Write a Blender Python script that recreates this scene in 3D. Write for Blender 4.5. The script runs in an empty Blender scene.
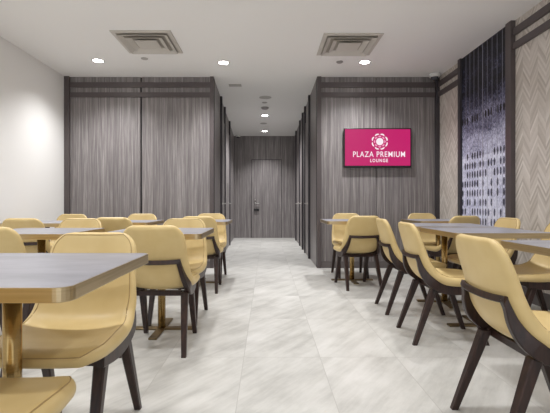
import bpy, bmesh, math, random
from mathutils import Vector, Matrix
random.seed(7)
SC = bpy.context.scene
COL = SC.collection
PI = math.pi

# ------------------------------------------------------------------ helpers
def s2l(c):
    c = c / 255.0
    return c / 12.92 if c <= 0.04045 else ((c + 0.055) / 1.055) ** 2.4

def rgb(r, g, b):
    return (s2l(r), s2l(g), s2l(b), 1.0)

def new_mat(name):
    m = bpy.data.materials.new(name)
    m.use_nodes = True
    nt = m.node_tree
    b = nt.nodes['Principled BSDF']
    return m, nt, b

def plain(name, col, rough=0.5, metal=0.0, spec=0.5):
    m, nt, b = new_mat(name)
    b.inputs['Base Color'].default_value = col
    b.inputs['Roughness'].default_value = rough
    b.inputs['Metallic'].default_value = metal
    b.inputs['Specular IOR Level'].default_value = spec
    return m

def emis(name, col, strength):
    m, nt, b = new_mat(name)
    b.inputs['Base Color'].default_value = (0.0, 0.0, 0.0, 1) if strength < 3 else col
    b.inputs['Roughness'].default_value = 0.35
    b.inputs['Emission Color'].default_value = col
    b.inputs['Emission Strength'].default_value = strength
    return m

def N(nt, t, **kw):
    n = nt.nodes.new(t)
    for k, v in kw.items():
        setattr(n, k, v)
    return n

def math_n(nt, op, a, b=None, c=None):
    n = N(nt, 'ShaderNodeMath', operation=op)
    for i, v in enumerate((a, b, c)):
        if v is None:
            continue
        if isinstance(v, (int, float)):
            n.inputs[i].default_value = v
        else:
            nt.links.new(v, n.inputs[i])
    return n.outputs[0]

def ramp(nt, fac, stops, interp='LINEAR'):
    n = N(nt, 'ShaderNodeValToRGB')
    n.color_ramp.interpolation = interp
    els = n.color_ramp.elements
    while len(els) < len(stops):
        els.new(0.5)
    for e, (p, c) in zip(els, stops):
        e.position = p
        e.color = c
    nt.links.new(fac, n.inputs[0])
    return n.outputs[0]

def coords(nt, scale=(1, 1, 1), loc=(0, 0, 0), rot=(0, 0, 0)):
    tc = N(nt, 'ShaderNodeTexCoord')
    mp = N(nt, 'ShaderNodeMapping')
    mp.inputs['Scale'].default_value = scale
    mp.inputs['Location'].default_value = loc
    mp.inputs['Rotation'].default_value = rot
    nt.links.new(tc.outputs['Object'], mp.inputs['Vector'])
    return mp.outputs[0]

def noise(nt, vec, scale=1.0, detail=2.0, rough=0.5):
    n = N(nt, 'ShaderNodeTexNoise')
    n.inputs['Scale'].default_value = scale
    n.inputs['Detail'].default_value = detail
    n.inputs['Roughness'].default_value = rough
    nt.links.new(vec, n.inputs['Vector'])
    return n.outputs['Fac']

def bump(nt, b, h, strength, dist=0.002):
    n = N(nt, 'ShaderNodeBump')
    n.inputs['Strength'].default_value = strength
    n.inputs['Distance'].default_value = dist
    nt.links.new(h, n.inputs['Height'])
    nt.links.new(n.outputs[0], b.inputs['Normal'])

# ------------------------------------------------------------------ materials
def wood_laminate():
    m, nt, b = new_mat('grey_wood_laminate')
    f1 = noise(nt, coords(nt, (120, 120, 2.0)), 1.0, 4.0, 0.65)
    f2 = noise(nt, coords(nt, (34, 34, 0.5), (3, 5, 1)), 1.0, 2.0, 0.5)
    f = math_n(nt, 'ADD', math_n(nt, 'MULTIPLY', f1, 0.7), math_n(nt, 'MULTIPLY', f2, 0.3))
    c = ramp(nt, f, [(0.30, rgb(84, 79, 79)), (0.45, rgb(118, 112, 112)),
                     (0.55, rgb(138, 132, 131)), (0.70, rgb(184, 178, 175))])
    nt.links.new(c, b.inputs['Base Color'])
    b.inputs['Roughness'].default_value = 0.42
    bump(nt, b, f1, 0.15, 0.001)
    return m

def floor_tiles():
    m, nt, b = new_mat('marble_look_floor_tile')
    v = coords(nt)
    sep = N(nt, 'ShaderNodeSeparateXYZ')
    nt.links.new(v, sep.inputs[0])
    TX, TY = 0.478, 0.862
    fx = math_n(nt, 'DIVIDE', math_n(nt, 'ADD', sep.outputs[0], 0.145 + 20 * TX), TX)
    fy = math_n(nt, 'DIVIDE', math_n(nt, 'ADD', sep.outputs[1], -2.587 + 20 * TY), TY)
    ix = math_n(nt, 'FLOOR', fx); iy = math_n(nt, 'FLOOR', fy)
    rx = math_n(nt, 'FRACT', fx); ry = math_n(nt, 'FRACT', fy)
    ex = math_n(nt, 'MULTIPLY', math_n(nt, 'MINIMUM', rx, math_n(nt, 'SUBTRACT', 1.0, rx)), TX)
    ey = math_n(nt, 'MULTIPLY', math_n(nt, 'MINIMUM', ry, math_n(nt, 'SUBTRACT', 1.0, ry)), TY)
    e = math_n(nt, 'MINIMUM', ex, ey)
    grout = math_n(nt, 'LESS_THAN', e, 0.0018)
    cmb = N(nt, 'ShaderNodeCombineXYZ')
    nt.links.new(ix, cmb.inputs[0]); nt.links.new(iy, cmb.inputs[1])
    wn = N(nt, 'ShaderNodeTexWhiteNoise', noise_dimensions='3D')
    nt.links.new(cmb.outputs[0], wn.inputs['Vector'])
    # each tile samples its own piece of stone
    off = N(nt, 'ShaderNodeVectorMath', operation='SCALE')
    nt.links.new(wn.outputs['Color'], off.inputs[0]); off.inputs['Scale'].default_value = 9.0
    add = N(nt, 'ShaderNodeVectorMath', operation='ADD')
    nt.links.new(v, add.inputs[0]); nt.links.new(off.outputs[0], add.inputs[1])
    rt = N(nt, 'ShaderNodeMapping')
    rt.inputs['Rotation'].default_value = (0, 0, -0.95)
    nt.links.new(add.outputs[0], rt.inputs['Vector'])
    mp = N(nt, 'ShaderNodeMapping')
    mp.inputs['Scale'].default_value = (1.2, 8.0, 1.0)
    nt.links.new(rt.outputs[0], mp.inputs['Vector'])
    n1 = noise(nt, mp.outputs[0], 1.3, 9.0, 0.68)
    n2 = noise(nt, add.outputs[0], 3.0, 6.0, 0.6)
    f = math_n(nt, 'ADD', math_n(nt, 'MULTIPLY', n1, 0.6), math_n(nt, 'MULTIPLY', n2, 0.4))
    f = math_n(nt, 'ADD', f, math_n(nt, 'MULTIPLY', math_n(nt, 'SUBTRACT', wn.outputs['Value'], 0.5), 0.05))
    c = ramp(nt, f, [(0.32, rgb(160, 158, 153)), (0.44, rgb(182, 180, 175)),
                     (0.52, rgb(194, 192, 187)), (0.66, rgb(208, 206, 202))])
    mix = N(nt, 'ShaderNodeMix', data_type='RGBA')
    nt.links.new(grout, mix.inputs['Factor'])
    nt.links.new(c, mix.inputs[6])
    mix.inputs[7].default_value = rgb(170, 167, 162)
    nt.links.new(mix.outputs[2], b.inputs['Base Color'])
    b.inputs['Roughness'].default_value = 0.38
    b.inputs['Specular IOR Level'].default_value = 0.45
    bump(nt, b, n1, 0.08, 0.001)
    return m

def chevron_wallpaper():
    m, nt, b = new_mat('chevron_wallcovering')
    v = coords(nt)
    sep = N(nt, 'ShaderNodeSeparateXYZ')
    nt.links.new(v, sep.inputs[0])
    CW = 0.115
    fy = math_n(nt, 'DIVIDE', math_n(nt, 'ADD', sep.outputs[1], 20 * CW), CW)
    iy = math_n(nt, 'FLOOR', fy)
    pp = math_n(nt, 'PINGPONG', fy, 1.0)
    d = math_n(nt, 'DIVIDE', math_n(nt, 'ADD', sep.outputs[2], math_n(nt, 'MULTIPLY', pp, 0.17)), 0.036)
    iz = math_n(nt, 'FLOOR', d)
    cmb = N(nt, 'ShaderNodeCombineXYZ')
    nt.links.new(iy, cmb.inputs[0]); nt.links.new(iz, cmb.inputs[1])
    wn = N(nt, 'ShaderNodeTexWhiteNoise', noise_dimensions='3D')
    nt.links.new(cmb.outputs[0], wn.inputs['Vector'])
    n1 = noise(nt, coords(nt, (30, 30, 30)), 1.0, 3.0)
    f = math_n(nt, 'ADD', math_n(nt, 'MULTIPLY', wn.outputs['Value'], 0.85), math_n(nt, 'MULTIPLY', n1, 0.3))
    # every other stripe of the zigzag is a shade deeper
    alt = math_n(nt, 'MULTIPLY', math_n(nt, 'MODULO', math_n(nt, 'ADD', iz, 200), 2.0), 0.25)
    f = math_n(nt, 'SUBTRACT', f, alt)
    c = ramp(nt, f, [(0.0, rgb(182, 173, 164)), (0.45, rgb(202, 194, 186)), (1.0, rgb(220, 213, 206))])
    nt.links.new(c, b.inputs['Base Color'])
    b.inputs['Roughness'].default_value = 0.55
    return m

def mural_glass():
    """Printed glass: black above, lilac rows of small bottle-like marks below, in narrow columns."""
    m, nt, b = new_mat('printed_glass_mural')
    v = coords(nt)
    sep = N(nt, 'ShaderNodeSeparateXYZ')
    nt.links.new(v, sep.inputs[0])
    y, z = sep.outputs[1], sep.outputs[2]
    big = noise(nt, coords(nt, (1, 2.5, 5.0), (0, 1.3, 0.4)), 1.0, 3.0, 0.6)
    fine = noise(nt, coords(nt, (1, 70, 42)), 1.0, 4.0, 0.75)
    # oval marks
    fy = math_n(nt, 'DIVIDE', y, 0.062)
    fz = math_n(nt, 'DIVIDE', z, 0.115)
    rowband = math_n(nt, 'COMPARE', z, 1.50, 0.04)
    iy = math_n(nt, 'FLOOR', fy); iz = math_n(nt, 'FLOOR', fz)
    cy = math_n(nt, 'SUBTRACT', math_n(nt, 'FRACT', fy), 0.5)
    cz = math_n(nt, 'SUBTRACT', math_n(nt, 'FRACT', fz), 0.5)
    r2 = math_n(nt, 'ADD', math_n(nt, 'MULTIPLY', math_n(nt, 'MULTIPLY', cy, cy), 1.6), math_n(nt, 'MULTIPLY', cz, cz))
    oval = math_n(nt, 'LESS_THAN', r2, 0.15)
    cmb = N(nt, 'ShaderNodeCombineXYZ')
    nt.links.new(iz, cmb.inputs[1])
    wn = N(nt, 'ShaderNodeTexWhiteNoise', noise_dimensions='3D')
    nt.links.new(cmb.outputs[0], wn.inputs['Vector'])
    rowon = math_n(nt, 'GREATER_THAN', wn.outputs['Value'], 0.62)
    band = math_n(nt, 'COMPARE', z, 1.035, 0.115)
    rowon = math_n(nt, 'MAXIMUM', rowon, band)
    cmb2 = N(nt, 'ShaderNodeCombineXYZ')
    nt.links.new(iy, cmb2.inputs[0]); nt.links.new(iz, cmb2.inputs[1])
    wn2 = N(nt, 'ShaderNodeTexWhiteNoise', noise_dimensions='3D')
    nt.links.new(cmb2.outputs[0], wn2.inputs['Vector'])
    on2 = math_n(nt, 'GREATER_THAN', wn2.outputs['Value'], 0.25)
    mark = math_n(nt, 'MULTIPLY', math_n(nt, 'MULTIPLY', oval, rowon), on2)
    # design: the dark upper field breaks up into the pale lower field
    g = N(nt, 'ShaderNodeMapRange')
    g.inputs['From Min'].default_value = 1.40; g.inputs['From Max'].default_value = 2.45
    g.inputs['To Min'].default_value = 0.90; g.inputs['To Max'].default_value = 0.06
    nt.links.new(z, g.inputs['Value'])
    val = math_n(nt, 'ADD', g.outputs[0], math_n(nt, 'MULTIPLY', math_n(nt, 'SUBTRACT', big, 0.5), 0.8))
    val = math_n(nt, 'ADD', val, math_n(nt, 'MULTIPLY', math_n(nt, 'SUBTRACT', fine, 0.5), 1.7))
    val = math_n(nt, 'SUBTRACT', val, math_n(nt, 'MULTIPLY', mark, 0.6))
    val = math_n(nt, 'ADD', val, math_n(nt, 'MULTIPLY', rowband, 0.2))
    c = ramp(nt, val, [(0.0, rgb(8, 9, 15)), (0.25, rgb(34, 37, 58)), (0.5, rgb(112, 113, 142)),
                       (0.75, rgb(186, 188, 214)), (1.0, rgb(226, 228, 244))])
    nt.links.new(c, b.inputs['Base Color'])
    b.inputs['Roughness'].default_value = 0.6
    return m

def leather():
    m, nt, b = new_mat('cream_leather')
    n1 = noise(nt, coords(nt, (1, 1, 1)), 160.0, 3.0)
    n2 = noise(nt, coords(nt, (1, 1, 1)), 9.0, 2.0)
    c = ramp(nt, n2, [(0.3, rgb(207, 181, 125)), (0.7, rgb(214, 190, 136))])
    nt.links.new(c, b.inputs['Base Color'])
    b.inputs['Roughness'].default_value = 0.42
    b.inputs['Specular IOR Level'].default_value = 0.45
    bump(nt, b, n1, 0.12, 0.0006)
    return m

def dark_wood():
    m, nt, b = new_mat('dark_walnut')
    n1 = noise(nt, coords(nt, (60, 60, 5)), 1.0, 3.0)
    c = ramp(nt, n1, [(0.3, rgb(28, 16, 14)), (0.7, rgb(56, 35, 29))])
    nt.links.new(c, b.inputs['Base Color'])
    b.inputs['Roughness'].default_value = 0.38
    return m

def brass(name, c0, c1, rough):
    m, nt, b = new_mat(name)
    n1 = noise(nt, coords(nt, (3, 3, 160)), 1.0, 2.0)
    c = ramp(nt, n1, [(0.3, c0), (0.7, c1)])
    nt.links.new(c, b.inputs['Base Color'])
    b.inputs['Metallic'].default_value = 0.9
    b.inputs['Roughness'].default_value = rough
    return m

def tabletop_mat():
    m, nt, b = new_mat('slate_grey_laminate')
    n1 = noise(nt, coords(nt, (2.5, 7, 3)), 1.5, 6.0, 0.6)
    c = ramp(nt, n1, [(0.3, rgb(132, 131, 138)), (0.7, rgb(158, 157, 164))])
    nt.links.new(c, b.inputs['Base Color'])
    b.inputs['Roughness'].default_value = 0.36
    return m

def paint(name, c, rough=0.7):
    m, nt, b = new_mat(name)
    n1 = noise(nt, coords(nt), 90.0, 3.0)
    b.inputs['Base Color'].default_value = c
    b.inputs['Roughness'].default_value = rough
    bump(nt, b, n1, 0.05, 0.0008)
    return m

M = dict(
    lam=wood_laminate(), floor=floor_tiles(), chev=chevron_wallpaper(), mural=mural_glass(),
    leather=leather(), wood=dark_wood(),
    brass=brass('brushed_brass', rgb(184, 164, 128), rgb(202, 182, 146), 0.3),
    brass2=brass('polished_brass', rgb(168, 142, 94), rgb(184, 158, 108), 0.2),
    bronze=brass('bronze_base', rgb(120, 104, 78), rgb(142, 124, 94), 0.38),
    top=tabletop_mat(),
    white=paint('white_wall_paint', rgb(240, 238, 235)),
    ceil=paint('ceiling_paint', rgb(248, 247, 245), 0.8),
    trim=plain('dark_trim', rgb(84, 76, 76), 0.4),
    fin=plain('charcoal_fin', rgb(60, 56, 60), 0.4),
    gap=plain('black_reveal', rgb(18, 17, 18), 0.7),
    base=plain('grey_baseboard', rgb(100, 94, 93), 0.45),
    steel=plain('satin_steel', rgb(205, 203, 200), 0.28, 1.0),
    ventm=plain('vent_enamel', rgb(206, 201, 193), 0.5),
    ventd=plain('vent_dark', rgb(180, 173, 163), 0.8),
    plastic=plain('white_plastic', rgb(222, 222, 220), 0.4),
    lens=plain('smoked_dome', rgb(70, 72, 78), 0.12),
    black=plain('black_plastic', rgb(20, 20, 22), 0.3),
    piping=plain('tan_piping', rgb(172, 144, 96), 0.5),
    screen=emis('magenta_screen', rgb(197, 30, 106), 0.95),
    glyph=emis('white_screen_graphics', rgb(250, 236, 243), 1.0),
    petal=emis('pale_pink_graphics', rgb(240, 160, 196), 1.0),
    lamp=emis('lamp_glow', (1.0, 0.97, 0.92, 1), 30.0),
)

# ------------------------------------------------------------------ mesh tools
def link_bm(name, bm, mat, parent=None, smooth=False, mats=None):
    me = bpy.data.meshes.new(name)
    bmesh.ops.recalc_face_normals(bm, faces=bm.faces)
    bm.to_mesh(me); bm.free()
    for mm in (mats or [mat]):
        me.materials.append(mm)
    if smooth:
        for p in me.polygons:
            p.use_smooth = True
    o = bpy.data.objects.new(name, me)
    COL.objects.link(o)
    if parent is not None:
        o.parent = parent
    return o

def add_box(bm, x0, x1, y0, y1, z0, z1, bev=0.0, mi=0):
    vs = [bm.verts.new((x, y, z)) for x in (x0, x1) for y in (y0, y1) for z in (z0, z1)]
    idx = [(0, 1, 3, 2), (4, 6, 7, 5), (0, 4, 5, 1), (2, 3, 7, 6), (0, 2, 6, 4), (1, 5, 7, 3)]
    fs = [bm.faces.new([vs[i] for i in f]) for f in idx]
    for f in fs:
        f.material_index = mi
    if bev > 0:
        es = list({e for f in fs for e in f.edges})
        bmesh.ops.bevel(bm, geom=es, offset=bev, segments=2, profile=0.5, affect='EDGES')

def box(name, x0, x1, y0, y1, z0, z1, mat, parent=None, bev=0.0):
    bm = bmesh.new()
    add_box(bm, x0, x1, y0, y1, z0, z1, bev)
    return link_bm(name, bm, mat, parent)

def loft(bm, rings, cap=True, closed=True):
    prev = None
    R = []
    for r in rings:
        R.append([bm.verts.new(p) for p in r])
    n = len(R[0])
    for a, b in zip(R, R[1:]):
        for i in range(n if closed else n - 1):
            j = (i + 1) % n
            bm.faces.new((a[i], a[j], b[j], b[i]))
    if cap:
        bm.faces.new(list(reversed(R[0])))
        bm.faces.new(R[-1])

def lathe(bm, prof, cx=0, cy=0, seg=32):
    rings = []
    for r, z in prof:
        rings.append([(cx + max(r, 1e-5) * math.cos(2 * PI * k / seg), cy + max(r, 1e-5) * math.sin(2 * PI * k / seg), z) for k in range(seg)])
    loft(bm, rings)

def sweep(bm, pts, secs, ups=None):
    """rectangular bar swept along pts; secs = list of (half_side, half_thick); ups = side vectors."""
    rings = []
    n = len(pts)
    P = [Vector(p) for p in pts]
    for i in range(n):
        t = (P[min(i + 1, n - 1)] - P[max(i - 1, 0)]).normalized()
        side = Vector(ups[i] if ups else (1, 0, 0))
        side = (side - t * side.dot(t)).normalized()
        nn = t.cross(side).normalized()
        a, b = secs[i]
        c = 0.25 * min(a, b)
        q = [(a - c, b), (a, b - c), (a, -b + c), (a - c, -b), (-a + c, -b), (-a, -b + c), (-a, b - c), (-a + c, b)]
        rings.append([tuple(P[i] + side * u + nn * w) for u, w in q])
    loft(bm, rings)

def tube(bm, pts, r, seg=6, closed=False):
    P = [Vector(p) for p in pts]
    n = len(P)
    rings = []
    ref = Vector((0.3, 0.9, 0.2)).normalized()
    for i in range(n):
        if closed:
            t = (P[(i + 1) % n] - P[i - 1]).normalized()
        else:
            t = (P[min(i + 1, n - 1)] - P[max(i - 1, 0)]).normalized()
        s = t.cross(ref)
        if s.length < 1e-3:
            s = t.cross(Vector((1, 0, 0)))
        s.normalize()
        u = t.cross(s).normalized()
        rings.append([tuple(P[i] + (s * math.cos(2 * PI * k / seg) + u * math.sin(2 * PI * k / seg)) * r) for k in range(seg)])
    if closed:
        R = [[bm.verts.new(p) for p in r_] for r_ in rings]
        for i in range(n):
            a, b = R[i], R[(i + 1) % n]
            for k in range(seg):
                j = (k + 1) % seg
                bm.faces.new((a[k], a[j], b[j], b[k]))
    else:
        loft(bm, rings)

def thing(name, label, cat, loc=(0, 0, 0), rz=0.0, group=None):
    o = bpy.data.objects.new(name, None)
    o.empty_display_size = 0.1
    COL.objects.link(o)
    o.location = loc
    o.rotation_euler = (0, 0, rz)
    o['label'] = label
    o['category'] = cat
    if group:
        o['group'] = group
    return o

def struct(o, label=None):
    o['kind'] = 'structure'
    if label:
        o['label'] = label
    return o

def dup(root, loc, rz, label, group=None):
    r = root.copy()
    COL.objects.link(r)
    r.location = loc
    r.rotation_euler = (0, 0, rz)
    r['label'] = label
    if group:
        r['group'] = group
    for ch in list(root.children):
        c = ch.copy()
        COL.objects.link(c)
        c.parent = r
        for g in list(ch.children):
            d = g.copy()
            COL.objects.link(d)
            d.parent = c
    return r

# ------------------------------------------------------------------ room shell
H = 2.86
XL, XR = -3.02, 2.57
YD = 6.17          # face of the panelled blocks either side of the corridor
YE = 11.57         # corridor end wall
YB = -2.2
XC0, XC1 = -0.80, -0.925   # corridor left side near / far
XQ0, XQ1 = 0.75, 0.775

fl = box('floor', XL - 0.1, XR + 0.1, YB - 0.1, YE + 0.1, -0.1, 0.0, M['floor'])
struct(fl, 'pale grey stone-look tiled floor')
ce = box('ceiling', XL - 0.1, XR + 0.1, YB - 0.1, YE + 0.1, H, H + 0.1, M['ceil'])
struct(ce, 'plain grey-white painted ceiling')
wl = box('wall_left', XL - 0.1, XL, YB, YD, 0, H, M['white']); struct(wl, 'plain white painted side wall')
wr = box('wall_right', XR, XR + 0.1, YB, YD, 0, H, M['chev']); struct(wr, 'side wall in pale chevron wallcovering')


def panel_wall(name, x0, x1, splits, label, gw):
    w = box(name, x0, x1, YD + 0.02, YD + 0.12, 0, H, M['gap'])
    struct(w, label)
    xs = [x0] + splits + [x1]
    for a, b in zip(xs, xs[1:]):
        box('wall_panel', a + (gw if a != x0 else 0), b - (gw if b != x1 else 0), YD, YD + 0.02, 0.0, H, M['lam'], w, 0.001)
    return w
panel_wall('wall_far_left', XL, XC0, [-1.885], 'grey wood-grain panelled wall left of the corridor', 0.012)
panel_wall('wall_far_right', XQ0, XR, [1.635], 'grey wood-grain panelled wall behind the wall screen', 0.005)

def slab(name, p0, p1, thick, z0, z1, mat, parent=None):
    """vertical wall slab from p0 to p1 (xy), thickness to the outside (sign of thick in x)"""
    bm = bmesh.new()
    vs = []
    for z in (z0, z1):
        for (x, y) in (p0, p1, (p1[0] + thick, p1[1]), (p0[0] + thick, p0[1])):
            vs.append(bm.verts.new((x, y, z)))
    for f in ((0, 1, 2, 3), (7, 6, 5, 4), (0, 4, 5, 1), (1, 5, 6, 2), (2, 6, 7, 3), (3, 7, 4, 0)):
        bm.faces.new([vs[i] for i in f])
    return link_bm(name, bm, mat, parent)

def xl(y): return XC0 + (XC1 - XC0) * (y - YD) / (YE - YD)
def xq(y): return XQ0 + (XQ1 - XQ0) * (y - YD) / (YE - YD)
w = slab('wall_corridor_left', (xl(YD + .12), YD + 0.12), (xl(YE), YE), -0.1, 0, H, M['lam']); struct(w, 'wood-grain panelled left side of the corridor')
w = slab('wall_corridor_right', (xq(YD + .12), YD + 0.12), (xq(YE), YE), 0.1, 0, H, M['lam']); struct(w, 'wood-grain panelled right side of the corridor')
w = box('wall_corridor_end', XC1 - 0.1, XQ1 + 0.1, YE, YE + 0.1, 0, H, M['lam']); struct(w, 'dark wood-grain wall at the corridor end')

tn = [0]
def trim(x0, x1, y0, y1, z0, z1, mat=None, bev=0.003, label=None):
    tn[0] += 1
    o = box('trim_%d' % tn[0], x0, x1, y0, y1, z0, z1, mat or M['trim'], None, bev)
    return struct(o, label)

# horizontal rails and end posts on the two panelled blocks
RZ = ((2.70, 2.775), (2.555, 2.625))
for x0, x1 in ((XL + 0.075, XC0 - 0.05), (XQ0 + 0.06, XR - 0.06)):
    for z0, z1 in RZ:
        trim(x0, x1, YD - 0.025, YD, z0, z1, label='dark horizontal rail high on the panelled wall')
trim(XL, XL + 0.075, YD - 0.045, YD, 0, H, label='dark vertical post in the left corner')
trim(XC0 - 0.05, XC0 + 0.004, YD - 0.03, YD + 0.02, 0, H, label='vertical post at the left corridor corner')
trim(XQ0 - 0.004, XQ0 + 0.06, YD - 0.03, YD + 0.02, 0, H, label='vertical post at the right corridor corner')
trim(XR - 0.06, XR, YD - 0.045, YD, 0, H, M['fin'], label='dark vertical post in the right corner')
# base boards
def baseboard(side, *a, mat=None):
    o = box('baseboard_' + side, *a, mat or M['base'], None, 0.002)
    struct(o)
baseboard('far_left', XL + 0.075, XC0 - 0.05, YD - 0.015, YD, 0, 0.10)
baseboard('far_right', XQ0 + 0.06, XR - 0.06, YD - 0.015, YD, 0, 0.10)
baseboard('left', XL, XL + 0.014, YB, YD - 0.045, 0, 0.10)


# right wall: posts, rails, mural panel
PY0, PY1 = 4.36, 5.38        # mural between the posts
trim(XR - 0.05, XR, PY0 - 0.10, PY0, 0, H, label='dark post at the near edge of the mural')
trim(XR - 0.05, XR, PY1, PY1 + 0.07, 0, H, M['fin'], label='dark post at the far edge of the mural')
for y0, y1 in ((YB, PY0 - 0.10), (PY1 + 0.07, YD - 0.045)):
    for z0, z1 in RZ:
        trim(XR - 0.03, XR, y0, y1, z0, z1, label='dark horizontal rail above the chevron wallcovering')
baseboard('right_near', XR - 0.016, XR, YB + 0.014, PY0 - 0.10, 0, 0.14)
baseboard('right_far', XR - 0.016, XR, PY1 + 0.07, YD - 0.045, 0, 0.14)
mu = thing('mural_panel', 'tall printed glass mural, dark above and lilac grey below, between posts', 'wall panel', (0, 0, 0))
box('glass_sheet', XR - 0.02, XR, PY0, (PY0 + PY1) / 2 - 0.004, 0.0, H, M['mural'], mu)
box('glass_sheet', XR - 0.02, XR, (PY0 + PY1) / 2 + 0.004, PY1, 0.0, H, M['mural'], mu)
strm = plain('strand_metal', rgb(150, 150, 166), 0.45, 0.0)
for k in range(1, 10):
    yy = PY0 + (PY1 - PY0) * k / 10
    bm = bmesh.new()
    r = 0.0022 if k != 5 else 0.005
    add_box(bm, XR - 0.022, XR - 0.02, yy - r, yy + r, 0, H)
    link_bm('strip', bm, strm, mu)

# corridor fins and doors
fn_r = [7.22, 8.05, 8.62, 9.42, 10.75]
fn_l = [7.30, 8.10, 9.50]
for y in fn_r:
    x = xq(y)
    trim(x - 0.035, x + 0.02, y - 0.03, y + 0.03, 0, H, M['fin'], label='dark upright fin on the right side of the corridor')
for y in fn_l:
    x = xl(y)
    trim(x - 0.02, x + 0.035, y - 0.03, y + 0.03, 0, H, M['fin'], label='dark upright fin on the left side of the corridor')

dn = [0]
def lever(parent, base, out, along, mat=None):
    """lever handle: rose, neck and lever. out/along unit vectors"""
    o_, a_ = Vector(out), Vector(along)
    B = Vector(base)
    bm = bmesh.new()
    tube(bm, [B, B + o_ * 0.012], 0.027, 20)
    tube(bm, [B + o_ * 0.005, B + o_ * 0.05], 0.009, 12)
    tube(bm, [B + o_ * 0.048 - a_ * 0.008, B + o_ * 0.048 + a_ * 0.06, B + o_ * 0.046 + a_ * 0.13], 0.010, 12)
    return link_bm('door_handle', bm, mat or M['steel'], parent, True)

def side_door(y0, y1, side, hy, along):
    dn[0] += 1
    f = xq if side > 0 else xl
    ztop = 2.52
    bm = bmesh.new()
    # leaf, a thin slab proud of the wall
    xa, xb = f(y0), f(y1)
    t = -0.012 * side
    vs = []
    for z in (0.008, ztop):
        for (x, y) in ((xa, y0), (xb, y1), (xb + t, y1), (xa + t, y0)):
            vs.append(bm.verts.new((x, y, z)))
    for q in ((0, 1, 2, 3), (7, 6, 5, 4), (0, 4, 5, 1), (1, 5, 6, 2), (2, 6, 7, 3), (3, 7, 4, 0)):
        bm.faces.new([vs[i] for i in q])
    d = link_bm('door_%d' % dn[0], bm, M['lam'])
    struct(d, 'flush wood-grain door on the %s side of the corridor' % ('right' if side > 0 else 'left'))
    xm = f(hy) + t
    lever(d, (xm, hy, 0.965), (-side, 0, 0), (0, along, 0))
    return d
side_door(7.26, 8.01, 1, 7.42, 1)
side_door(8.66, 9.38, 1, 8.85, 1)
side_door(9.75, 10.55, 1, 9.95, 1)
side_door(7.34, 8.06, -1, 7.55, 1)
d = side_door(8.3, 9.46, -1, 9.2, -1)
box('pull_plate', xl(8.75) + 0.012, xl(8.75) + 0.035, 8.72, 8.78, 1.13, 1.40, M['steel'], d, 0.004)
# end door
dn[0] += 1
bm = bmesh.new(); add_box(bm, -0.425, 0.40, YE - 0.015, YE, 0.0, 2.19, 0.002)
ed = link_bm('door_%d' % dn[0], bm, M['lam']); struct(ed, 'closed wood-grain door at the corridor end')
bm = bmesh.new()
for a in ((-0.437, -0.425, 0, 2.202), (0.40, 0.412, 0, 2.202), (-0.437, 0.412, 2.19, 2.202)):
    add_box(bm, a[0], a[1], YE - 0.006, YE, a[2], a[3])
link_bm('door_reveal', bm, M['gap'], ed)
lever(ed, (-0.33, YE - 0.015, 0.965), (0, -1, 0), (1, 0, 0))
bm = bmesh.new(); tube(bm, [(-0.33, YE - 0.015, 1.06), (-0.33, YE - 0.03, 1.06)], 0.022, 16)
link_bm('deadbolt', bm, M['steel'], ed, True)
box('lock_box', -0.365, -0.22, YE - 0.06, YE - 0.015, 0.76, 0.82, M['black'], ed, 0.006)

# ------------------------------------------------------------------ ceiling fittings
def diffuser(cx, cy, label):
    t = thing('ceiling_vent', label, 'vent', (cx, cy, H - 0.0), 0, 'ceiling air diffusers')
    s = 0.335
    bm = bmesh.new()
    def ring(a, za, b_, zb):
        A = [bm.verts.new((x * a, y * a, za)) for x, y in ((-1, -1), (1, -1), (1, 1), (-1, 1))]
        B = [bm.verts.new((x * b_, y * b_, zb)) for x, y in ((-1, -1), (1, -1), (1, 1), (-1, 1))]
        for i in range(4):
            j = (i + 1) % 4
            bm.faces.new((A[i], A[j], B[j], B[i]))
    ring(s, -0.001, s, -0.010); ring(s, -0.010, s * 0.86, -0.013); ring(s * 0.86, -0.013, s * 0.86, -0.003)
    link_bm('vent_frame', bm, M['ventm'], t)
    bm = bmesh.new(); add_box(bm, -s * .86, s * .86, -s * .86, s * .86, -0.004, -0.001)
    link_bm('vent_backing', bm, M['ventd'], t)
    for k, (a, b_) in enumerate(((0.84, 0.70), (0.62, 0.46), (0.38, 0.0))):
        bm = bmesh.new()
        if b_ > 0:
            ring(s * b_, -0.008, s * a, -0.034)
            ring(s * a, -0.034, s * a, -0.038)
            ring(s * a, -0.038, s * b_, -0.012)
        else:
            add_box(bm, -s * a, s * a, -s * a, s * a, -0.034, -0.028)
        link_bm('louvre' if b_ > 0 else 'centre_plate', bm, M['ventm'], t)
    return t
diffuser(-1.39, 4.84, 'square stepped air vent in the ceiling, left one')
diffuser(0.965, 4.91, 'square stepped air vent in the ceiling, right one in front of the screen')

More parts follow.
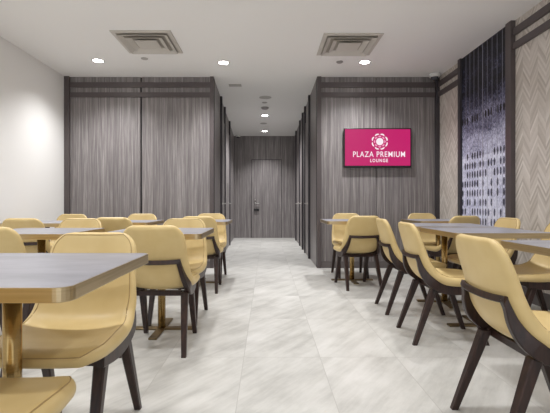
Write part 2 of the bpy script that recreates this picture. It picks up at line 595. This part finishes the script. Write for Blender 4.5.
proto_dl = None
def downlight(x, y, label, power, room=True):
    global proto_dl
    if proto_dl is None:
        t = thing('recessed_downlight', label, 'ceiling light', (x, y, H), 0, 'recessed ceiling downlights')
        bm = bmesh.new(); lathe(bm, [(0.062, -0.0005), (0.085, -0.0005), (0.085, -0.004), (0.066, -0.006), (0.062, -0.0005)], seg=36)
        link_bm('trim_ring', bm, M['plastic'], t, True)
        bm = bmesh.new(); lathe(bm, [(0.0, -0.001), (0.0625, -0.001), (0.0625, -0.004), (0.0, -0.004)], seg=36)
        link_bm('lamp_lens', bm, M['lamp'], t)
        proto_dl = t
    else:
        t = dup(proto_dl, (x, y, H), 0, label)
        lo = [c for c in t.children if c.type == 'LIGHT'][0]
        lo.data = lo.data.copy()
        lo.data.energy = power
        if not room:
            lo.data.spot_size = math.radians(134 if y < 10 else 112)
            lo.data.spot_blend = 0.9
        return t
    L = bpy.data.lights.new('downlight_beam', 'SPOT')
    L.energy = power
    L.spot_size = math.radians(130)
    L.spot_blend = 1.0
    L.shadow_soft_size = 0.07
    L.color = (0.985, 0.99, 1.0)
    lo = bpy.data.objects.new('downlight_beam', L)
    COL.objects.link(lo)
    lo.location = (0, 0, -0.03)
    lo.parent = t
    return t
PW = 155
PN = {3.74: 90, 2.0: 90, 0.2: 50}
downlight(-2.24, 5.46, 'round downlight nearest the white left wall, above the far tables', PW)
downlight(-0.583, 5.54, 'round downlight just before the corridor mouth, left of centre', PW)
downlight(1.31, 5.52, 'round downlight above the wall screen, beside the right vent', PW)
downlight(-0.05, 8.86, 'nearer of the two lit downlights inside the corridor', 290, False)
downlight(-0.06, 10.77, 'farther of the two lit downlights, before the corridor end door', 170, False)
for yy in (3.74, 2.0, 0.2):
    for xx in (-2.24, -0.55, 1.31):
        downlight(xx, yy, 'round downlight in the ceiling over the near tables', PN[yy])

def disc(name, x, y, r, h, mat, label, cat, group=None):
    bm = bmesh.new()
    lathe(bm, [(0, H - 0.0005), (r, H - 0.0005), (r, H - h * 0.5), (r * 0.75, H - h), (0, H - h)], 0, 0, 24)
    o = link_bm(name, bm, mat, None, False)
    for v in o.data.vertices:
        v.co.z -= H
    o.location = (x, y, H)
    o['label'] = label; o['category'] = cat
    if group: o['group'] = group
    return o
grey = plain('grey_cover', rgb(186, 182, 178), 0.5)
dgrey = plain('dark_grey_cover', rgb(156, 152, 149), 0.5)
disc('sprinkler_cover', -1.60, 5.38, 0.045, 0.012, grey, 'small round sprinkler cover behind the left vent', 'sprinkler')
disc('sprinkler_cover', 0.97, 5.50, 0.045, 0.018, dgrey, 'small round sprinkler cover between the right vent and a downlight', 'sprinkler')
disc('ceiling_speaker', -0.03, 7.36, 0.11, 0.006, grey, 'flat round speaker in the corridor ceiling, nearest the room', 'speaker')
disc('sprinkler_cover', -0.045, 7.72, 0.05, 0.012, grey, 'small round sprinkler cover just beyond the corridor ceiling speaker', 'sprinkler')
disc('smoke_detector', -0.04, 8.12, 0.075, 0.035, dgrey, 'darker round smoke detector before the first corridor downlight', 'smoke detector')
disc('sprinkler_cover', -0.08, 9.75, 0.08, 0.01, grey, 'faint round cover between the two corridor downlights', 'sprinkler')
cp = box('access_plate', -0.10, 0.10, -0.06, 0.06, -0.006, -0.0005, grey)
cp.location = (-0.51, 6.60, H)
cp['label'] = 'small rectangular grey plate on the ceiling at the corridor mouth'; cp['category'] = 'ceiling plate'

def dome_cam(x, y, r, label):
    t = thing('dome_camera', label, 'camera', (x, y, H))
    bm = bmesh.new(); lathe(bm, [(0, -0.0005), (r, -0.0005), (r * 1.03, -r * .5), (r * .9, -r * .75), (0, -r * .75)], seg=28)
    link_bm('housing', bm, M['plastic'], t, True)
    bm = bmesh.new(); lathe(bm, [(r * .72 * math.cos(a), -r * .72 - r * .62 * math.sin(a)) for a in [i * PI / 16 for i in range(0, 9)]], seg=24)
    link_bm('dome', bm, M['lens'], t, True)
    return t
dome_cam(2.44, 6.0, 0.075, 'white dome security camera in the far right ceiling corner')
dome_cam(-0.80, 11.42, 0.06, 'small white dome camera at the far end of the corridor')

# ------------------------------------------------------------------ wall screen
tv = thing('wall_screen', 'black framed wall screen showing a magenta lounge logo', 'screen', (1.64, YD, 1.79))
TW, TH = 1.00, 0.585
box('screen_body', -TW / 2, TW / 2, -0.065, -0.03, -TH / 2, TH / 2, M['black'], tv, 0.004)
box('wall_mount', -0.2, 0.2, -0.03, 0, -0.15, 0.15, M['black'], tv)
disp = box('display', -TW / 2 + 0.016, TW / 2 - 0.016, -0.0665, -0.0648, -TH / 2 + 0.028, TH / 2 - 0.016, M['screen'], tv)

def text_mesh(name, body, size, loc, parent, mat, wid=None, bold=0.0, space=1.0):
    cu = bpy.data.curves.new(name, 'FONT')
    cu.body = body; cu.size = size; cu.align_x = 'CENTER'; cu.align_y = 'CENTER'
    cu.extrude = 0.0006; cu.offset = bold; cu.space_character = space
    o = bpy.data.objects.new(name, cu)
    COL.objects.link(o)
    bpy.context.view_layer.update()
    dg = bpy.context.evaluated_depsgraph_get()
    me = bpy.data.meshes.new_from_object(o.evaluated_get(dg))
    bpy.data.objects.remove(o, do_unlink=True)
    bpy.data.curves.remove(cu)
    xs = [v.co.x for v in me.vertices]; ys = [v.co.y for v in me.vertices]
    cx, cy = (min(xs) + max(xs)) / 2, (min(ys) + max(ys)) / 2
    k = (wid / (max(xs) - min(xs))) if wid else 1.0
    bm = bmesh.new(); bm.from_mesh(me)
    bpy.data.meshes.remove(me)
    left = set(bm.verts)
    while left:                                  # every letter a mesh of its own
        st = [left.pop()]; isl = set(st)
        while st:
            v = st.pop()
            for e in v.link_edges:
                u = e.other_vert(v)
                if u not in isl:
                    isl.add(u); st.append(u)
        left -= isl
        vs = list(isl); ix = {v: i for i, v in enumerate(vs)}
        fs = [[ix[v] for v in f.verts] for f in bm.faces if f.verts[0] in isl]
        m2 = bpy.data.meshes.new(name)
        m2.from_pydata([((v.co.x - cx) * k, -v.co.z, v.co.y - cy) for v in vs], [], fs)
        m2.materials.append(mat)
        r = bpy.data.objects.new(name, m2)
        COL.objects.link(r)
        r.location = loc; r.parent = parent
    bm.free()
text_mesh('letter', 'PLAZA PREMIUM', 0.116, (0.02, -0.0675, -0.095), disp, M['glyph'], 0.77, 0.0008, 1.14)
text_mesh('letter', 'LOUNGE', 0.068, (0.02, -0.0675, -0.188), disp, M['glyph'], 0.262, 0.0014, 1.3)

bm = bmesh.new()
def flat_poly(bm, pts, y=-0.0680, th=0.001):
    a = [bm.verts.new((x, y, z)) for x, z in pts]
    b = [bm.verts.new((x, y + th, z)) for x, z in pts]
    bm.faces.new(a); bm.faces.new(list(reversed(b)))
    n = len(a)
    for i in range(n):
        j = (i + 1) % n
        bm.faces.new((a[i], b[i], b[j], a[j]))
LX, LZ = 0.03, 0.092
flat_poly(bm, [(LX + 0.054 * math.cos(t * PI / 18), LZ + 0.054 * math.sin(t * PI / 18)) for t in range(36)])
def petal(bm, ang, r0, r1, hw, n=7):
    pts = []
    for i in range(n + 1):
        t = i / n
        a = ang + hw * (2 * t - 1)
        bulge = math.sin(PI * t) ** 0.6
        pts.append((LX + (r0 + (r1 - r0) * (0.35 + 0.65 * bulge)) * math.cos(a), LZ + (r0 + (r1 - r0) * (0.35 + 0.65 * bulge)) * math.sin(a)))
    for i in range(n, -1, -1):
        t = i / n
        a = ang + hw * (2 * t - 1) * 0.9
        pts.append((LX + r0 * math.cos(a), LZ + r0 * math.sin(a)))
    flat_poly(bm, pts)
for k in range(8):
    petal(bm, PI / 8 + k * PI / 4, 0.103, 0.124, PI / 8 * 0.80)
link_bm('emblem', bm, M['glyph'], disp)
bm = bmesh.new()
for k in range(8):
    petal(bm, k * PI / 4, 0.068, 0.088, PI / 8 * 0.72)
link_bm('emblem', bm, M['petal'], disp)

# ------------------------------------------------------------------ chair
# profile of the shell mid surface in the YZ plane (forward = +Y)
PROF = [(-0.288, 0.829), (-0.272, 0.750), (-0.250, 0.660), (-0.228, 0.580), (-0.203, 0.510), (-0.160, 0.450),
        (-0.095, 0.420), (-0.01, 0.411), (0.08, 0.413), (0.16, 0.418), (0.215, 0.418), (0.252, 0.405)]
def cr(p0, p1, p2, p3, t):
    return tuple(0.5 * ((2 * b) + (-a + c) * t + (2 * a - 5 * b + 4 * c - d) * t * t + (-a + 3 * b - 3 * c + d) * t ** 3)
                 for a, b, c, d in zip(p0, p1, p2, p3))
def dense(P, k=12):
    out = []
    for i in range(len(P) - 1):
        p0 = P[max(i - 1, 0)]; p3 = P[min(i + 2, len(P) - 1)]
        for j in range(k):
            out.append(cr(p0, P[i], P[i + 1], p3, j / k))
    out.append(P[-1])
    return out
DP = dense(PROF)
AL = [0.0]
for a, b in zip(DP, DP[1:]):
    AL.append(AL[-1] + math.dist(a, b))
LEN = AL[-1]
def prof_at(s):
    s = min(max(s, 0), LEN)
    for i in range(len(AL) - 1):
        if s <= AL[i + 1]:
            t = (s - AL[i]) / (AL[i + 1] - AL[i])
            a, b = DP[i], DP[i + 1]
            i0, i1 = max(i - 3, 0), min(i + 4, len(DP) - 1)
            d = (DP[i1][0] - DP[i0][0], DP[i1][1] - DP[i0][1])
            l = math.hypot(*d)
            return (a[0] + (b[0] - a[0]) * t, a[1] + (b[1] - a[1]) * t), (d[0] / l, d[1] / l)
    return DP[-1], (1, 0)
def lerp_table(T, s):
    for (a, va), (b, vb) in zip(T, T[1:]):
        if s <= b:
            t = (s - a) / (b - a)
            t = t * t * (3 - 2 * t)
            return va + (vb - va) * t
    return T[-1][1]
WT = [(0.0, 0.190), (0.16, 0.204), (0.36, 0.221), (0.50, 0.230), (0.66, 0.231), (LEN, 0.224)]
TT = [(0.0, 0.036), (0.20, 0.042), (0.40, 0.058), (0.60, 0.064), (LEN, 0.050)]
CT = [(0.0, 0.018), (0.22, 0.038), (0.40, 0.050), (0.54, 0.030), (LEN, 0.010)]   # how far the sides wrap forward/up
def halfw(s):
    w = lerp_table(WT, s)
    rt, rb = 0.085, 0.10
    if s < rt:
        w = w - rt + math.sqrt(max(rt * rt - (rt - s) ** 2, 0))
    if LEN - s < rb:
        q = rb - (LEN - s)
        w = w - rb + math.sqrt(max(rb * rb - q * q, 0))
    return w
def mid(s, x):
    (y, z), (ty, tz) = prof_at(s)
    # inner normal: forward and up
    ny, nz = -tz, ty
    wmax = lerp_table(WT, s)
    c = lerp_table(CT, s) * (abs(x) / wmax) ** 2.4
    return Vector((x, y + ny * c, z + nz * c)), Vector((0, ny, nz))
def surf(s, x, side):
    e = 1e-3
    p, n0 = mid(s, x)
    px = mid(s, x + e)[0] - mid(s, x - e)[0]
    ps = mid(min(s + e, LEN), x)[0] - mid(max(s - e, 0), x)[0]
    n = px.cross(ps).normalized()
    if n.dot(n0) < 0: n = -n
    d = min(s, LEN - s, max(halfw(s) - abs(x), 0.0) if True else 0)
    rr = 0.028
    q = 1 - min(max(d, 0) / rr, 1.0)
    ed = math.sqrt(max(1 - q * q, 0))
    t = lerp_table(TT, s) * 0.5
    return p + n * (side * t * ed), n

def make_shell(parent):
    nu, nv = 64, 28
    def sv(i):   # denser at both ends
        t = i / nu
        return LEN * (0.5 - 0.5 * math.cos(PI * t)) * 0.45 + LEN * t * 0.55
    bm = bmesh.new()
    F, B = [], []
    for i in range(nu + 1):
        s = sv(i)
        w = halfw(s)
        rf, rb = [], []
        for j in range(nv + 1):
            x = w * math.sin(PI / 2 * (2 * j / nv - 1))
            pf, _ = surf(s, x, 1)
            pb, _ = surf(s, x, -1)
            vf = bm.verts.new(pf)
            edge = i in (0, nu) or j in (0, nv)
            vb = vf if edge else bm.verts.new(pb)
            rf.append(vf); rb.append(vb)
        F.append(rf); B.append(rb)
    for i in range(nu):
        for j in range(nv):
            bm.faces.new((F[i][j], F[i][j + 1], F[i + 1][j + 1], F[i + 1][j]))
            bm.faces.new((B[i][j], B[i + 1][j], B[i + 1][j + 1], B[i][j + 1]))
    sh = link_bm('upholstered_shell', bm, M['leather'], parent, True)
    # piping seam just inside the rim on the sitter's side
    pts = []
    def rimpt(s, x):
        p, n = surf(s, x, 1)
        return p + n * 0.0005
    n = 56
    ins = 0.014
    def sr(t): return ins + (LEN - 2 * ins) * t
    left = [(sr(k / n), -1) for k in range(n + 1)]
    for s, sg in left:
        pts.append(rimpt(s, sg * max(halfw(s) - ins, 0)))
    for k in range(1, 8):
        s = sr(1.0); w = max(halfw(s) - ins, 0)
        pts.append(rimpt(s, -w + 2 * w * k / 8))
    for k in range(n, -1, -1):
        s = sr(k / n)
        pts.append(rimpt(s, max(halfw(s) - ins, 0)))
    for k in range(1, 8):
        s = sr(0.0); w = max(halfw(s) - ins, 0)
        pts.append(rimpt(s, w - 2 * w * k / 8))
    bm = bmesh.new(); tube(bm, pts, 0.0022, 6, True)
    link_bm('piping', bm, M['piping'], sh, True)
    return sh

def make_chair(label):
    t = thing('dining_chair', label, 'chair')
    make_shell(t)
    # bent wood back frame: bar across the back, uprights hugging the shell, rails under the seat
    pts, secs, ups = [], [], []
    S0, S1 = 0.232, 0.86 * LEN
    n = 30
    side = []
    for k in range(n + 1):
        s = S0 + (S1 - S0) * k / n
        tt = k / n
        x = 0.148 + 0.037 * min(tt / 0.42, 1.0) ** 0.9 - 0.004 * max(0, (tt - 0.6) / 0.4)
        x = min(x, halfw(s) - 0.012)
        p, nrm = surf(s, x, -1)
        th = 0.013 + 0.019 * math.sin(PI / 2 * min(max((tt - 0.08) / 0.35, 0), 1)) - 0.008 * max(0, (tt - 0.7) / 0.3)
        p = p - nrm * (th * 0.72)
        side.append((p, (0.0135 + 0.003 * min(tt / 0.4, 1), th), nrm))
    bm = bmesh.new()
    for sg in (-1, 1):
        P = [Vector((p.x * sg, p.y, p.z)) for p, _, _ in side]
        U = [Vector((1, 0, 0)) for _ in side]
        sweep(bm, P, [q for _, q, _ in side], U)
    # top bar
    xx = [-0.162 + 0.324 * k / 16 for k in range(17)]
    P = []
    for x in xx:
        p, nrm = surf(S0 + 0.004, x, -1)
        P.append(p - nrm * 0.010)
    sweep(bm, P, [(0.014, 0.012)] * 17, [(0, 0.25, 1)] * 17)
    link_bm('back_frame', bm, M['wood'], t)
    # seat frame under the shell
    bm = bmesh.new()
    add_box(bm, -0.180, 0.180, -0.118, -0.090, 0.350, 0.384, 0.003)
    add_box(bm, -0.184, 0.184, 0.085, 0.115, 0.352, 0.380, 0.003)
    for sg in (-1, 1):
        add_box(bm, min(sg * 0.162, sg * 0.190), max(sg * 0.162, sg * 0.190), -0.135, 0.120, 0.354, 0.388, 0.004)
    link_bm('seat_frame', bm, M['wood'], t)
    for sg in (-1, 1):
        for (y0, y1, x1) in ((-0.140, -0.275, 0.198), (0.085, 0.215, 0.182)):
            bm = bmesh.new()
            A = Vector((sg * (0.178 if y0 < 0 else 0.172), y0, 0.380)); B = Vector((sg * x1, y1, 0.0))
            rings = []
            for k in range(5):
                f = k / 4
                c = A.lerp(B, f)
                h = 0.024 - 0.009 * f
                cc = h * 0.25
                rings.append([(c.x + u, c.y + v, c.z) for u, v in
                              ((h, h - cc), (h - cc, h), (-h + cc, h), (-h, h - cc), (-h, -h + cc), (-h + cc, -h), (h - cc, -h), (h, -h + cc))])
            loft(bm, rings)
            link_bm('leg', bm, M['wood'], t)
    return t

# ------------------------------------------------------------------ table
def make_table(label):
    t = thing('cafe_table', label, 'table')
    a, r = 0.36, 0.04
    def outline(a, r, z):
        pts = []
        for cx, cy, s in ((a - r, a - r, 0), (-a + r, a - r, 1), (-a + r, -a + r, 2), (a - r, -a + r, 3)):
            for k in range(7):
                an = s * PI / 2 + k / 6 * PI / 2
                pts.append((cx + r * math.cos(an), cy + r * math.sin(an), z))
        return pts
    bm = bmesh.new()
    loft(bm, [outline(a - 0.004, r - 0.002, 0.752), outline(a - 0.004, r - 0.002, 0.757)])
    link_bm('laminate_top', bm, M['top'], t)
    bm = bmesh.new()
    loft(bm, [outline(a - 0.001, r, 0.719), outline(a, r, 0.721), outline(a, r, 0.7565), outline(a - 0.003, r, 0.7567)])
    link_bm('metal_edge', bm, M['brass'], t)
    bm = bmesh.new()
    lathe(bm, [(0.029, 0.012), (0.029, 0.719)], seg=28)
    link_bm('column', bm, M['brass2'], t, True)
    bm = bmesh.new()
    add_box(bm, -0.16, 0.16, -0.16, 0.16, 0.713, 0.7195)
    link_bm('mounting_plate', bm, M['bronze'], t)
    bm = bmesh.new()
    add_box(bm, -0.26, 0.26, -0.03, 0.03, 0.0, 0.014, 0.003)
    add_box(bm, -0.03, 0.03, -0.26, 0.26, 0.0, 0.014, 0.003)
    link_bm('cross_base', bm, M['bronze'], t)
    return t

TABLES = [  # x, y, rot deg, label
    (-0.85, 1.375, 0, 'small grey table with brass edge nearest the viewer on the left'),
    (-1.73, 3.16, 0, 'second grey table from the front beside the white wall'),
    (-2.50, 4.68, 0, 'grey table in the far left corner against the white wall'),
    (-1.66, 4.87, 0, 'grey table before the left panelled wall, middle of its far row'),
    (-0.81, 3.17, 0, 'grey table on the left of the aisle, second from the front'),
    (-0.81, 5.02, 0, 'grey table on the left of the aisle beside the corridor mouth'),
    (1.67, 1.98, 0, 'grey table nearest the viewer on the right, cut by the frame'),
    (1.69, 3.25, 0, 'nearer of the two grey tables standing together on the right'),
    (1.74, 4.04, -7, 'farther of the two grey tables pushed together before the mural'),
    (2.16, 5.20, 0, 'grey table in the far right corner under the dome camera'),
    (1.07, 5.19, 0, 'grey table directly below the wall screen'),
]
t0 = None
GT = 'square tables with brass edges'
for x, y, r, lab in TABLES:
    if t0 is None:
        t0 = make_table(lab); t0.location = (x, y, 0); t0['group'] = GT
    else:
        dup(t0, (x, y, 0), math.radians(r), lab)

CHAIRS = [  # x, y, rot deg (0 = facing the corridor), label
    (-0.775, 1.01, 0, 'cream chair at bottom left corner, only its seat under the nearest table in view'),
    (-0.805, 1.665, 180, 'large cream chair facing the viewer across the nearest left table'),
    (-1.65, 2.69, 0, 'cream chair seen from behind at the left frame edge, beyond the nearest table'),
    (-2.26, 4.07, 0, 'cream chair seen from behind near the white wall, at the far left corner table'),
    (-1.70, 3.50, 180, 'cream chair facing the viewer at the second table beside the white wall'),
    (-2.50, 5.03, 180, 'cream chair facing the viewer against the left end of the panelled wall'),
    (-1.53, 4.35, 0, 'cream chair seen from behind at the middle table of the left far row'),
    (-1.66, 5.22, 180, 'cream chair facing the viewer before the seam of the left panelled wall'),
    (-0.72, 2.86, 0, 'cream chair seen from behind beside the aisle, nearest one with its back frame showing'),
    (-0.75, 3.47, 180, 'cream chair facing the viewer behind the second aisle table on the left'),
    (-0.74, 4.69, 0, 'cream chair seen from behind at the left aisle table by the corridor'),
    (-0.76, 5.32, 180, 'cream chair facing the viewer right beside the corridor mouth on the left'),
    (1.155, 1.74, -90, 'largest cream chair on the right, turned sideways towards the nearest right table'),
    (1.29, 3.00, -92, 'cream chair on the right aisle, second from the front, side on'),
    (1.32, 3.76, -92, 'cream chair on the right aisle, third from the front, side on'),
    (1.05, 4.85, 8, 'cream chair with full back view below the wall screen'),
    (1.11, 5.49, 180, 'cream chair facing the viewer below the screen, behind its table'),
    (2.17, 4.88, 12, 'cream chair seen from behind before the mural, its back in shade'),
    (2.17, 5.52, 180, 'cream chair facing the viewer in the far right corner'),
    (2.04, 3.94, 90, 'cream chair with its back to the right wall beside the near mural post'),
    (2.02, 3.16, 90, 'cream chair at the right frame edge facing the aisle'),
]
c0 = None
GC = 'cream leather chairs with dark wood legs'
for x, y, r, lab in CHAIRS:
    if c0 is None:
        c0 = make_chair(lab); c0['group'] = GC
        c0.location = (x, y, 0); c0.rotation_euler = (0, 0, math.radians(r))
    else:
        dup(c0, (x, y, 0), math.radians(r), lab)

# ------------------------------------------------------------------ world, camera, view
w = bpy.data.worlds.new('world'); SC.world = w
w.use_nodes = True
w.node_tree.nodes['Background'].inputs[0].default_value = (0.95, 0.97, 1.0, 1)
w.node_tree.nodes['Background'].inputs[1].default_value = 1.35

cam = bpy.data.cameras.new('camera')
co = bpy.data.objects.new('camera', cam)
COL.objects.link(co)
co.location = (0, 0, 0.965)
co.rotation_euler = (PI / 2, 0, 0)
cam.sensor_width = 36.0
cam.lens = 412.0 / 550 * 36
cam.shift_x = 8.0 / 550
cam.shift_y = -3.0 / 550
cam.clip_start = 0.02
SC.camera = co

SC.view_settings.view_transform = 'Standard'
SC.view_settings.look = 'None'
SC.view_settings.gamma = 1.0
SC.view_settings.use_curve_mapping = False
SC.view_settings.exposure = 0.0
